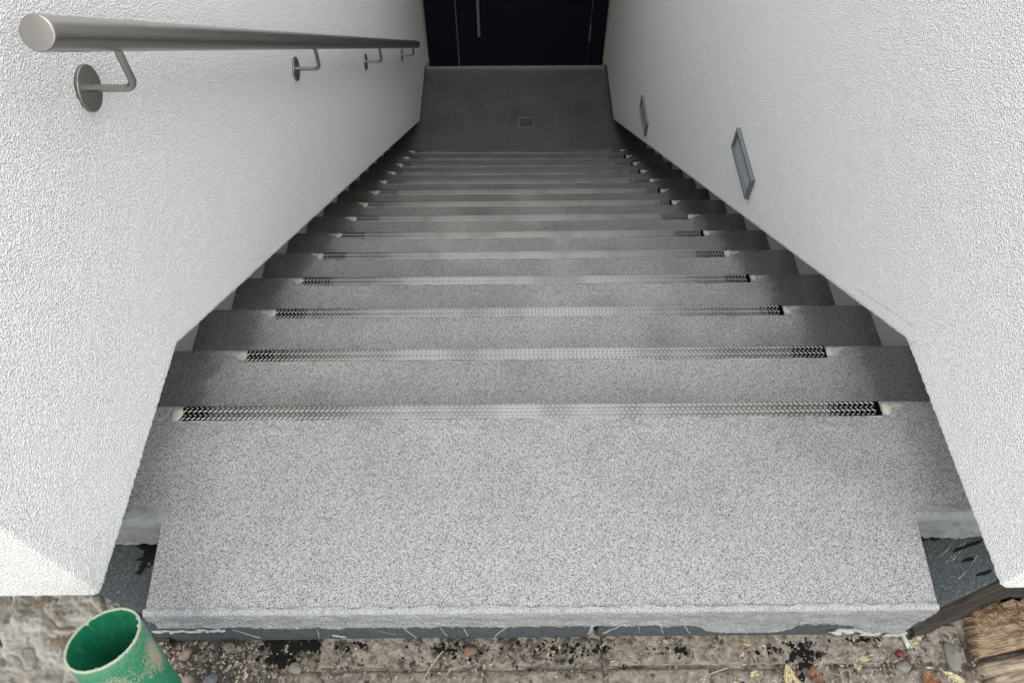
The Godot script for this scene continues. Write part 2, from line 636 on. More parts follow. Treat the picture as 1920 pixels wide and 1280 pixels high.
func build_house() -> void:
	var h := thing("house", "house front with dark entrance door at the foot of the stairs", "house")
	var mb := MB.new()
	mb.box(Vector3(-4.76, 0.4, -5.1), Vector3(8.0, 6.0, 0.62), 0.01)
	mb.box(Vector3(4.77, 0.4, -5.1), Vector3(8.0, 6.0, 0.62), 0.01)
	mb.box(Vector3(0, 1.58, -5.1), Vector3(1.53, 3.64, 0.618), 0.01)
	put(mb.mesh(), "wall", M.facade, h)
	mb = MB.new()
	mb.box(Vector3(0, 0.35, -4.47), Vector3(3.0, 0.16, 0.6), 0.02)  # unseen slab, added to keep sky light off the landing
	put(mb.mesh(), "added_shade_slab", M.facade, h)
	# door: fixed side panel, leaf, frame
	var d := Node3D.new()
	d.name = "door"
	h.add_child(d, true)
	var y0 := LAND + 0.03
	var y1 := -0.28
	var add := func(called: String, x0: float, x1: float, ya: float, yb: float, za: float, zb: float, m: Material, bev := 0.002):
		var k := MB.new()
		k.box(Vector3((x0 + x1) / 2, (ya + yb) / 2, (za + zb) / 2), Vector3(abs(x1 - x0), abs(yb - ya), abs(zb - za)), bev)
		put(k.mesh(), called, m, d)
	add.call("side_panel", -0.728, -0.482, y0, y1, DOORZ - 0.05, DOORZ, M.door)
	add.call("leaf", -0.472, 0.611, y0 + 0.004, y1, DOORZ - 0.05, DOORZ, M.door)
	add.call("frame_post", 0.617, 0.742, y0, y1, DOORZ - 0.05, DOORZ - 0.002, M.door)
	add.call("trim_strip", -0.4815, -0.4725, y0, y1, DOORZ - 0.04, DOORZ + 0.003, M.trim)
	add.call("trim_strip", 0.6115, 0.6165, y0, y1, DOORZ - 0.04, DOORZ + 0.002, M.trim)
	add.call("trim_strip", -0.735, -0.7285, y0, y1, DOORZ - 0.04, DOORZ + 0.003, M.trim)
	add.call("trim_strip", 0.7425, 0.749, y0, y1, DOORZ - 0.04, DOORZ + 0.003, M.trim)
	add.call("hinge", 0.607, 0.621, -2.21, -2.06, DOORZ - 0.01, DOORZ + 0.014, M.trim, 0.004)
	add.call("lintel", -0.76, 0.76, y1, y1 + 0.06, DOORZ - 0.06, DOORZ + 0.003, M.door)
	add.call("sill", -0.765, 0.765, LAND - 0.004, y0 - 0.001, DOORZ - 0.06, DOORZ + 0.022, M.sill, 0.004)
	var hb := MB.new()
	hb.tube([Vector3(-0.296, -2.12, DOORZ + 0.055), Vector3(-0.296, -0.75, DOORZ + 0.055)], [0.013, 0.013], 14)
	for y in [-1.95, -0.9]:
		hb.tube([Vector3(-0.296, y, DOORZ - 0.001), Vector3(-0.296, y, DOORZ + 0.05)], [0.008, 0.008], 10)
	put(hb.mesh(), "handle", M.trim_dull, d)

# colour of wear on the screed: mottled, some stained towards the ends, lower treads with painted shade
func wear_and_shade(n: FastNoiseLite, n2: FastNoiseLite, x: float, z: float, y: float) -> Color:
	var g := 0.93 + 0.13 * n.get_noise_3d(x, y * 3.0, z)
	var stain: float = clamp(2.2 * (n2.get_noise_3d(x * 1.0, y * 4.0, z) - 0.12), 0, 1)
	g *= 1.0 - 0.22 * stain
	var depth_shade: float = clamp(0.15 * (-y / RI - 2.0) + 0.5 * n2.get_noise_3d(x * 1.2 + 20.0, y * 5.0, z), 0, 1) if y > -3.0 else 0.0  # shade painted into the colour, deepening down the flight
	g *= 1.0 - 0.57 * depth_shade
	if y == 0.0:
		g *= 1.04 + 0.09 * smoothstep(0.15, 0.44, z)
	# damp, dirty ends with a ragged border
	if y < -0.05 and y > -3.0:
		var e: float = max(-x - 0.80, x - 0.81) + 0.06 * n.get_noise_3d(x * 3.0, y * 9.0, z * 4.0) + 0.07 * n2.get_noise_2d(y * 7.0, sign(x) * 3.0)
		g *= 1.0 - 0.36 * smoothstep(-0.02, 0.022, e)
	return Color(g, g * 0.99, g * 0.985)

func build_stairs() -> void:
	var st := thing("staircase", "grey speckled outdoor stairs descending between the two white walls", "staircase")
	var n := noise(FastNoiseLite.TYPE_SIMPLEX_SMOOTH, 4.0, 91, 4)
	var n2 := noise(FastNoiseLite.TYPE_SIMPLEX_SMOOTH, 1.8, 92, 3)
	var rad := 0.008
	for i in STEPS:
		var y := -RI * i
		var z0 := -GO * i
		var z1 := z0 + GO + 0.02 if i > 0 else 0.447
		var mb := MB.new()
		var xs: float = 0.985
		var xe: float = 1.02
		# profile from the back along the top, round the nosing and down the riser
		var prof := []
		var cnt := 14
		var zb := z1 if i > 0 else 0.262
		for k in cnt + 1:
			prof.append(Vector2(lerp(zb, z0 + rad, float(k) / cnt), y))
		for k in range(1, 5):
			var t := PI / 2 * k / 4.0
			prof.append(Vector2(z0 + rad - rad * sin(t), y - rad + rad * cos(t)))
		prof.append(Vector2(z0, y - RI - 0.02))
		var nu := 200
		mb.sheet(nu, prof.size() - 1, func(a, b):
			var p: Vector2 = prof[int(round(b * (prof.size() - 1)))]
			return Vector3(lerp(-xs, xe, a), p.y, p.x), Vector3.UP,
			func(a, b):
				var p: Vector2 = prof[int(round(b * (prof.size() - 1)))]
				return wear_and_shade(n, n2, lerp(-xs, xe, a), p.x, y))
		if i == 0:
			# central tongue that runs on to the top edge, rounded front and sides
			var r2 := 0.012
			mb.sheet(100, 26, func(a, b):
				var z: float = lerp(0.262, 0.447, min(1.0, b * 26.0 / 20.0))
				var yy := 0.0
				if b * 26.0 > 20.0:
					var t: float = (b * 26.0 - 20.0) / 6.0 * PI / 2
					z = 0.447 - r2 + r2 * sin(t)
					yy = -r2 + r2 * cos(t)
				else:
					z = lerp(0.2621, 0.447 - r2, b * 26.0 / 20.0)
				var w: float = lerp(0.757, 0.742, (z - 0.262) / 0.185)
				var x: float = lerp(-w - 0.006, w - 0.006, a)
				return Vector3(x, yy, z), Vector3.UP,
				func(a, b): return wear_and_shade(n, n2, lerp(-0.75, 0.75, a), lerp(0.262, 0.447, b), 0.0))
			for s in [-1, 1]:
				mb.sheet(20, 4, func(a, b):
					var z: float = lerp(0.262, 0.447, a)
					var w: float = lerp(0.757, 0.742, a)
					return Vector3(s * w - 0.006, -0.2 * b * b, z - 0.012 * (1.0 if a > 0.95 else 0.0)), Vector3(s, 0, 0))
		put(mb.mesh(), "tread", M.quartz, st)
	# solid under the flight
	var un := MB.new()
	var a := []
	var b := []
	for p in [Vector2(0.2, -0.05), Vector2(-0.02, -0.05), Vector2(-0.02, -0.2), Vector2(-3.53, -2.5), Vector2(-3.53, -2.8), Vector2(0.2, -2.8)]:
		a.append(Vector3(-0.98, p.y, p.x))
		b.append(Vector3(1.01, p.y, p.x))
	un.loft([a, b])
	put(un.mesh(true), "flight", M.filler, st)
	build_strips(st)

func bar_into(mb: MB, at: Vector2, ang: float, length: float, width: float, h: float) -> void:
	var d := Vector2(cos(ang), sin(ang))
	var p := Vector2(-d.y, d.x)
	var o := [-1.0, -0.55, 0.55, 1.0, 0.55, -0.55]
	var q := [0.0, 0.8, 0.8, 0.0, -0.8, -0.8]
	var base := mb.v.size()
	for lev in 2:
		var s := 1.0 if lev == 0 else 0.62
		var wv := 1.0 if lev == 0 else 0.45
		for k in 6:
			var w: Vector2 = at + d * o[k] * length * 0.5 * s + p * q[k] * width * 0.5 * wv
			mb.add(Vector3(w.x, h * lev, w.y))
	var first := mb.ix.size()
	for k in 6:
		var k2 := (k + 1) % 6
		mb.quad(base + k, base + k2, base + 6 + k2, base + 6 + k)
	for k in range(1, 5):
		mb.tri(base + 6, base + 6 + k, base + 6 + k + 1)
	# faces look up
	var t := mb.ix.size() - 3
	var f := (mb.v[mb.ix[t + 1]] - mb.v[mb.ix[t]]).cross(mb.v[mb.ix[t + 2]] - mb.v[mb.ix[t]])
	if f.y > 0:
		mb.flip(first)

func build_strips(st: Node3D) -> void:
	var left := [-0.782, -0.749, -0.767, -0.769, -0.774, -0.77, -0.769, -0.772, -0.769, -0.773, -0.769, -0.766, -0.765, -0.763]
	var right := [0.751, 0.759, 0.759, 0.757, 0.754, 0.756, 0.76, 0.754, 0.758, 0.755, 0.758, 0.761, 0.762, 0.766]
	var depth := 0.036
	var nn := noise(FastNoiseLite.TYPE_SIMPLEX, 40.0, 95, 3)
	for i in STEPS:
		var y := -RI * i
		var z := -GO * i
		var x0: float = left[i] + 0.03
		var x1: float = right[i]
		if i > 0:
			x0 = left[i] + 0.004
		else:
			x0 = left[i]
		var mb := MB.new()
		# plate, darkened over uneven lengths at both ends
		var el := rng.randf_range(0.05, 0.13)
		var er := rng.randf_range(0.07, 0.16)
		var prof := [Vector2(0.0, -0.001), Vector2(0.0, 0.0016), Vector2(0.0008, 0.0022), Vector2(depth - 0.0008, 0.0022), Vector2(depth, 0.0016), Vector2(depth, -0.001)]
		var px0 := x0
		mb.sheet(280, 5, func(a, b):
			var p: Vector2 = prof[int(round(b * 5))]
			return Vector3(lerp(px0, x1, a), y + p.y, z + 0.003 + p.x), Vector3.UP,
			func(a, b):
				var x: float = lerp(px0, x1, a)
				var k: float = max(1.0 - smoothstep(el * 0.6, el, x - px0 + 0.03 * nn.get_noise_2d(x * 0.8, i * 5.0)), 1.0 - smoothstep(er * 0.55, er, x1 - x + 0.03 * nn.get_noise_2d(x * 0.8, i * 7.0)))
				var m: float = 0.9 + 0.35 * nn.get_noise_2d(x * 0.12, i * 3.0)
				return Color(m, m, m).lerp(Color(0.04, 0.042, 0.048), 0.97 * k))
		var s := put(mb.mesh(), "nosing_strip", M.alu_base, st)
		# four rows of slanting raised bars
		mb = MB.new()
		var pitch := 0.0112
		var cnt := int((x1 - x0) / pitch)
		for row in 4:
			for k in cnt:
				var cx := x0 + pitch * (k + (0.5 if row % 2 == 0 else 0.35))
				bar_into(mb, Vector2(cx, z + 0.003 + 0.0045 + 0.009 * row), 0.6 if row % 2 == 0 else -0.6, 0.0125, 0.0048, 0.0014)
		var br := put(mb.mesh(), "raised_bars", M.alu, s, "stuff")
		br.position = Vector3(0, y + 0.0022, 0)
		# squeezed-out white sealant along the near edge
		mb = MB.new()
		var ph := rng.randf() * 10.0
		mb.sheet(240, 3, func(a, b):
			var x: float = lerp(x0 - 0.002, x1 + 0.002, a)
			var wd: float = 0.0006 + (0.0028 if i < 6 else 0.0016) * clamp(0.15 + 1.6 * nn.get_noise_2d(x * 0.4 + ph, 3.0 * i), 0.0, 1.0)
			return Vector3(x, y + [0.0003, 0.0016, 0.001, -0.0006][int(round(b * 3))], z + 0.003 + depth - 0.0005 + wd * b), Vector3.UP)
		put(mb.mesh(), "sealant_line", M.caulk, s)
		# dabs of sealant over the cut ends
		for e in 2:
			mb = MB.new()
			var xe: float = (x0 - 0.006) if e == 0 else (x1 + 0.008)
			var sg := -1.0 if e == 0 else 1.0
			var tone := 0.85 + 0.3 * rng.randf()
			var col := Color(tone, tone, tone) if rng.randf() < 0.55 else Color(tone * 1.1, tone * 1.16, tone * 1.25)
			if i == 0:
				col = Color(1.08, 1.03, 0.98)
			var sd := rng.randi() % 10000
			if i == 0 and e == 0:
				mb.blob(Vector3(xe - 0.004, y + 0.001, z + 0.024), Vector3(0.0135, 0.006, 0.0155), sd, 0.1, col, Basis.IDENTITY, 14, 8)
			else:
				var ln := 0.009 + 0.009 * rng.randf()
				mb.blob(Vector3(xe + sg * ln * 0.55, y + 0.0005, z + 0.02 + 0.004 * rng.randf()), Vector3(ln, 0.0045, 0.013 + 0.003 * rng.randf()), sd, 0.3, col, Basis(Vector3.UP, sg * (0.3 + 0.4 * rng.randf())), 14, 8)
				mb.blob(Vector3(xe + sg * (ln * 1.3 + 0.008), y - 0.0006, z + 0.012 + 0.006 * rng.randf()), Vector3(0.014 + 0.012 * rng.randf(), 0.0022, 0.006), sd + 1, 0.35, col * 0.85, Basis(Vector3.UP, sg * 0.2), 12, 6)
			put(mb.mesh(), "sealant_dab", M.sealant, s)

func build_landing() -> void:
	var n := noise(FastNoiseLite.TYPE_SIMPLEX_SMOOTH, 3.0, 96, 4)
	var n2 := noise(FastNoiseLite.TYPE_SIMPLEX_SMOOTH, 1.2, 97, 3)
	var mb := MB.new()
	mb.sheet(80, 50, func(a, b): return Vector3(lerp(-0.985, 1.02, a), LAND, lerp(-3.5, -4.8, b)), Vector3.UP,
		func(a, b): return wear_and_shade(n, n2, a * 2.0, b * 1.3, 9.0))
	put(mb.mesh(), "landing_floor", M.quartz_shaded, self, "structure")

func build_handrail() -> void:
	var h := thing("handrail", "brushed stainless steel round handrail on four brackets along the left wall", "handrail")
	var a := Vector3(WL + 0.08, 0.864, -0.057)
	var b := Vector3(WL + 0.08, -1.533, -3.682)
	var r := 0.0236
	var d := (b - a).normalized()
	var mb := MB.new()
	mb.tube([a + d * 0.003, a + d * 0.3, b - d * 0.002, b], [r, r, r, r - 0.002], 40, Color.WHITE, false)
	put(mb.mesh(), "tube", M.steel, h)
	for e in [[a, d], [b, -d]]:
		mb = MB.new()
		var p: Vector3 = e[0]
		var q: Vector3 = e[1]
		mb.tube([p - q * 0.0002, p + q * 0.0008, p + q * 0.004, p + q * 0.0045], [r - 0.0022, r - 0.0006, r + 0.0003, r - 0.001], 40)
		put(mb.mesh(), "end_cap", M.steel, h)
	for c: Vector3 in [Vector3(WL, 0.662, -0.218), Vector3(WL, -0.05, -1.29), Vector3(WL, -0.757, -2.358), Vector3(WL, -1.478, -3.482)]:
		mb = MB.new()
		mb.tube([c + Vector3(-0.002, 0, 0), c + Vector3(0.0045, 0, 0), c + Vector3(0.0055, 0, 0)], [0.0375, 0.0375, 0.0362], 40)
		var ro := put(mb.mesh(), "bracket", M.steel_dark, h)
		mb = MB.new()
		var t := (c.z - a.z) / (b.z - a.z)
		var top := a.lerp(b, t)
		var e := Vector3(c.x + 0.08, c.y, c.z)
		var pts := [c + Vector3(0.004, 0, 0), c + Vector3(0.062, 0, 0)]
		for k in range(1, 8):
			var an := PI / 2 * k / 8.0
			pts.append(c + Vector3(0.062 + 0.018 * sin(an), 0.018 - 0.018 * cos(an), 0))
		pts.append(e + Vector3(0, 0.018, 0))
		pts.append(Vector3(e.x, top.y - r * 0.9, e.z))
		var rr := []
		for k in pts:
			rr.append(0.0062)
		mb.tube(pts, rr, 16)
		put(mb.mesh(), "arm", M.steel_dark, ro)

func build_lights() -> void:
	var labels := ["grey framed recessed wall light, the larger and nearer one on the right wall", "grey framed recessed wall light, the smaller one far down the right wall"]
	var spots := [[Vector3(WR, -0.353, -1.168), 0.272, 0.088], [Vector3(WR, -1.475, -2.855), 0.272, 0.092]]
	for k in 2:
		var s: Array = spots[k]
		var t := thing("wall_light", labels[k], "wall light", "recessed lights in the right wall", s[0])
		var w: float = s[1]
		var hh: float = s[2]
		var mb := MB.new()
		var f := 0.013
		mb.box(Vector3(-0.004, hh / 2 - f / 2, 0), Vector3(0.02, f, w), 0.0015)
		mb.box(Vector3(-0.004, -hh / 2 + f / 2, 0), Vector3(0.02, f, w), 0.0015)
		mb.box(Vector3(-0.004, 0, w / 2 - f / 2), Vector3(0.0196, hh - 2 * f + 0.002, f), 0.0015)
		mb.box(Vector3(-0.004, 0, -w / 2 + f / 2), Vector3(0.0196, hh - 2 * f + 0.002, f), 0.0015)
		put(mb.mesh(), "frame", M.lamp_frame, t)
		mb = MB.new()
		mb.box(Vector3(0.001, 0, 0), Vector3(0.012, hh - 2 * f + 0.002, w - 2 * f + 0.002), 0.001)
		put(mb.mesh(), "lens", M.lens, t)

func build_drain() -> void:
	var t := thing("floor_drain", "small square slotted drain grate set in the dark landing floor", "drain", "", Vector3(0.083, LAND, -4.032))
	var mb := MB.new()
	var s := 0.13
	for k in [-1, 1]:
		mb.box(Vector3(0, 0.003, k * (s / 2 - 0.006)), Vector3(s, 0.007, 0.012), 0.001)
		mb.box(Vector3(k * (s / 2 - 0.006), 0.003, 0), Vector3(0.012, 0.0068, s - 0.024), 0.001)
	put(mb.mesh(), "frame", M.trim_dull, t)
	mb = MB.new()
	mb.box(Vector3(0, 0.0008, 0), Vector3(s - 0.022, 0.001, s - 0.022))
	put(mb.mesh(), "pit", M.dark, t)
	for k in 5:
		mb = MB.new()
		mb.box(Vector3(0, 0.004, (k - 2) * 0.02), Vector3(s - 0.026, 0.004, 0.0095), 0.001)
		put(mb.mesh(), "slat", M.grate, t)

# front and side edges of the top step
func build_edges() -> void:
	var st: Node3D = get_node("staircase")
	var n := noise(FastNoiseLite.TYPE_SIMPLEX_SMOOTH, 14.0, 101, 4)
	var nf := noise(FastNoiseLite.TYPE_SIMPLEX_SMOOTH, 90.0, 102, 3)
	# trowelled white skim over the front edge
	var mb := MB.new()
	var low := func(x: float) -> float:
		var y: float = -0.098 + 0.012 * n.get_noise_2d(x, 0.5)
		if x < -0.55:
			y += 0.012
		if x > 0.28 and x < 0.5:
			y = lerp(y, -0.165, smoothstep(0.28, 0.36, x) * (1.0 - smoothstep(0.46, 0.54, x)))
		if x > 0.56:
			y = lerp(y, -0.178 + 0.02 * n.get_noise_2d(x * 3, 2.0), smoothstep(0.56, 0.70, x))
		return y
	mb.sheet(620, 26, func(a, b):
		var x: float = lerp(-0.752, 0.738, a)
		var lip: float = 0.005 + 0.008 * n.get_noise_2d(x * 1.5, 8.0)
		var s: float = b * 26.0
		var yy: float
		var z: float
		var bump: float = 0.0016 * n.get_noise_2d(x * 2.0, b * 1.2 + 3.0) + 0.0014 * nf.get_noise_2d(x, b * 0.2)
		if s <= 5.0:
			z = 0.447 - lip * (1.0 - s / 5.0) - 0.004
			yy = 0.0008 + 0.0012 * min(1.0, s / 2.0) + bump
			if s == 0.0:
				yy = -0.001
		elif s <= 10.0:
			var t: float = (s - 5.0) / 5.0 * PI / 2
			z = 0.443 + 0.009 * sin(t)
			yy = 0.002 - 0.009 + 0.009 * cos(t) + bump
		else:
			var t: float = (s - 10.0) / 16.0
			z = 0.452 + bump * 1.6 + 0.002 * sin(t * 9.0 + 2.0 * n.get_noise_1d(x)) - (0.006 if t > 0.97 else 0.0)
			yy = lerp(-0.007, low.call(x), t)
		return Vector3(x, yy, z), Vector3(0, 1, 1),
		func(a, b):
			var x: float = lerp(-0.752, 0.738, a)
			var k: float = 0.86 + 0.3 * n.get_noise_2d(x * 0.8, b * 2.5 + 30.0) + 0.22 * nf.get_noise_2d(x * 0.3, b * 0.7 + 9.0)
			if b * 26.0 < 10.0:
				k = 1.02 + 0.3 * n.get_noise_2d(x * 2.0, 50.0)
			return Color(k, k, k))
	put(mb.mesh(), "white_skim", M.skim, st)
	# side skins of the tongue, cut ends of the full-width tread
	for s in [-1, 1]:
		mb = MB.new()
		mb.sheet(30, 10, func(a, b):
			var z: float = lerp(0.25, 0.449, a)
			var w: float = lerp(0.757, 0.743, a) + 0.003
			return Vector3(s * w - 0.006, -0.004 - 0.13 * b + 0.012 * n.get_noise_2d(z * 2, s * 4.0) * b, z), Vector3(s, 0, 0))
		put(mb.mesh(), "side_skim", M.skim, st)
		mb = MB.new()
		mb.sheet(60, 16, func(a, b):
			var x: float = s * lerp(0.752, 1.03, a)
			var t: float = b * 16.0
			var k := 0.0011 * nf.get_noise_2d(x, b * 0.3) + 0.003 * n.get_noise_2d(x * 3, b * 2 + s * 3)
			if t <= 4.0:
				return Vector3(x, 0.0015 + k - (0.003 if t == 0.0 else 0.0), 0.262 - 0.022 * (1 - t / 4.0) - 0.012 * n.get_noise_2d(x * 2, 6.0) * (1 - t / 4.0))
			return Vector3(x, lerp(0.0, -0.128 + 0.02 * n.get_noise_2d(x * 3, 1.0) + 0.008 * nf.get_noise_2d(x * 0.7, 2.0), (t - 4.0) / 12.0), 0.268 + k + 0.004 * sin(b * 3) + 0.003 * n.get_noise_2d(x * 1.2 + 4.0, b * 8.0)), Vector3(0, 1, 1),
			func(a, b):
				var q: float = 0.95 + 0.45 * n.get_noise_2d(a * 0.25 + s * 3.0, b * 1.6 + a * 0.35) + 0.2 * nf.get_noise_2d(a * 0.05, b * 0.4)
				return Color(q, q, q))
		put(mb.mesh(), "end_filler", M.filler, st)
	# insulation board under the front edge, in two lengths
	for p in [[-0.797, 0.10], [0.112, 0.755]]:
		mb = MB.new()
		mb.box(Vector3((p[0] + p[1]) / 2, -0.15 if p[0] < 0 else -0.142, 0.418), Vector3(p[1] - p[0], 0.115, 0.06), 0.003)
		put(mb.mesh(), "foam_board", M.xps, st)
	# smears of mortar running down the board
	for q in [[-0.452, -0.462, 0.004, 0.07], [-0.28, -0.262, 0.006, 0.075], [-0.205, -0.198, 0.004, 0.06], [-0.16, -0.154, 0.005, 0.065], [-0.075, -0.1, 0.006, 0.075], [0.098, 0.096, 0.012, 0.055], [0.15, 0.125, 0.007, 0.05], [0.235, 0.25, 0.004, 0.06], [0.282, 0.305, 0.005, 0.06], [-0.62, -0.585, 0.006, 0.065], [-0.43, -0.405, 0.012, 0.02], [0.19, 0.2, 0.003, 0.05], [-0.35, -0.30, 0.003, 0.05]]:
		mb = MB.new()
		var t0: float = -0.118 if q[3] > 0.03 else -0.165
		var pts := []
		var rr := []
		for k in 7:
			var t := k / 6.0
			pts.append(Vector3(lerp(float(q[0]), float(q[1]), t) + 0.004 * n.get_noise_2d(q[0] * 9, t * 3), t0 - q[3] * t, 0.4475))
			rr.append(q[2] * 0.36 * (0.75 + 0.5 * n.get_noise_2d(q[1] * 20, t * 4)))
		mb.tube(pts, rr, 8)
		put(mb.mesh(), "mortar_smear", M.smear, st)
	# torn lump of white mortar at the right end of the edge
	mb = MB.new()
	for k in 16:
		mb.blob(Vector3(lerp(0.60, 0.742, k / 15.0), -0.158 - 0.03 * rng.randf() + 0.025 * sin(k * 0.4), 0.448 + 0.004 * rng.randf()), Vector3(0.012 + 0.008 * rng.randf(), 0.006 + 0.008 * rng.randf(), 0.0045), 300 + k, 0.4, Color.WHITE, Basis(Vector3.FORWARD, rng.randf() * 0.6), 12, 8)
	put(mb.mesh(), "mortar_lump", M.white, st)
	mb = MB.new()
	for k in 14:
		mb.blob(Vector3(lerp(-0.775, -0.64, k / 13.0), -0.112 - 0.016 * rng.randf(), 0.4475 + 0.003 * rng.randf()), Vector3(0.004 + 0.007 * rng.randf(), 0.0015 + 0.004 * rng.randf(), 0.003), 330 + k, 0.4, Color.WHITE, Basis.IDENTITY, 10, 6)
	put(mb.mesh(), "mortar_lump", M.white, st)
	# loose boards of grey foam in the notches beside the tongue
	for s in [-1, 1]:
		var lab := "grey foam insulation board with black tar patch beside the green pipe" if s < 0 else "scratched dark grey foam insulation board in the notch below the right wall"
		var t := thing("insulation_board", lab, "insulation board", "grey foam boards beside the top step")
		mb = MB.new()
		var out := [Vector2(0.74, 0.255), Vector2(1.03, 0.255), Vector2(1.03, 0.315), Vector2(0.94, 0.362), Vector2(0.86, 0.393), Vector2(0.80, 0.415), Vector2(0.745, 0.425)]
		var lo := []
		var hi := []
		var h2 := []
		for p in out:
			lo.append(Vector3(s * p.x, -0.2, p.y))
			hi.append(Vector3(s * p.x, -0.134, p.y))
			h2.append(Vector3(s * (p.x + (0.003 if p.x < 0.8 else -0.003)), -0.131, p.y - 0.003))
		mb.loft([lo, hi, h2])
		put(mb.mesh(), "board", M.xps, t)
		# black tar against the step
		mb = MB.new()
		if s < 0:
			var lo2 := []
			var hi2 := []
			for k in 72:
				var an := TAU * k / 72
				var rad := 1.0 + 0.9 * n.get_noise_2d(cos(an) * 0.12, sin(an) * 0.12) + 0.6 * nf.get_noise_2d(cos(an) * 0.05, sin(an) * 0.05)
				var p: Vector2 = Vector2(cos(an) * 0.054, sin(an) * 0.036).rotated(0.75) * rad + Vector2(-0.805, 0.296)
				p.x = min(p.x, -0.757)
				lo2.append(Vector3(p.x, -0.133, max(p.y, 0.262)))
				hi2.append(Vector3(p.x + 0.001, -0.1265, max(p.y, 0.262)))
			mb.loft([lo2, hi2])
			for k in 26:
				mb.blob(Vector3(-0.80 + 0.05 * rng.randf_range(-1, 1), -0.127, 0.296 + 0.034 * rng.randf_range(-1, 1)), Vector3(0.007, 0.002, 0.006), 400 + k, 0.4)
		else:
			for k in 30:
				var t2 := rng.randf()
				mb.blob(Vector3(lerp(0.765, 0.86, t2), -0.130, 0.263 + 0.012 * rng.randf() * (1.2 - t2)), Vector3(0.012, 0.0018, 0.006), 430 + k, 0.4)
			for q in [[0.93, 0.343, 0.016], [0.9, 0.29, 0.02], [0.93, 0.28, 0.018], [0.905, 0.315, 0.014]]:
				mb.blob(Vector3(q[0], -0.131, q[1]), Vector3(q[2], 0.0015, 0.004), int(q[0] * 1000), 0.5, Color.WHITE, Basis(Vector3.UP, 0.35), 12, 6)
		put(mb.mesh(), "tar_patch", M.tar, t)
		# pale scratches
		for k in (2 if s < 0 else 11):
			mb = MB.new()
			var p0: Vector2
			var p1: Vector2
			if s < 0:
				p0 = [Vector2(-0.862, 0.27), Vector2(-0.835, 0.305)][k]
				p1 = [Vector2(-0.835, 0.305), Vector2(-0.765, 0.362)][k]
			else:
				p0 = Vector2(rng.randf_range(0.79, 0.93), rng.randf_range(0.262, 0.31))
				p1 = p0 + Vector2(-1.0, 0.75 + 0.3 * rng.randf()) * rng.randf_range(0.012, 0.06)
				p1.x = max(p1.x, 0.765)
			var pts := []
			var rr := []
			for j in 6:
				var u := j / 5.0
				var w := p0.lerp(p1, u)
				pts.append(Vector3(w.x + (0.002 + 0.002 * (k % 3)) * sin(u * 3.0), -0.1306, w.y))
				rr.append(0.0005 + 0.0004 * sin(u * 7.0 + k))
			mb.tube(pts, rr, 6)
			put(mb.mesh(), "scratch", M.smear, t)
	# dark timbers under the wall ends
	for s in [-1, 1]:
		var lab := "dark weathered timber under the left wall end behind the green pipe" if s < 0 else "dark brown weathered timber under the right wall end"
		mb = MB.new()
		var x0 := 0.765
		var x1 := 1.5
		mb.sheet(70, 14, func(a, b):
			var x: float = lerp(x0, x1, a)
			var zc: float = lerp(0.418, 0.335, clamp(a / 0.32, 0.0, 1.0))
			var t: float = lerp(-PI * 0.5, PI * 0.62, b)
			var k := 0.008 * n.get_noise_2d(x * 1.5, b * 4 + s * 7) + 0.003 * nf.get_noise_2d(x * 0.4, b)
			var cs: float = sign(cos(t)) * pow(absf(cos(t)), 0.45)
			var sn: float = sign(sin(t)) * pow(absf(sin(t)), 0.45)
			return Vector3(s * x, -0.197 + (0.03 + k) * cs, zc + (0.042 + k) * sn), Vector3.UP)
		tag(put(mb.mesh(), "timber", M.dark_wood), lab, "timber", "dark timbers under the wall ends")

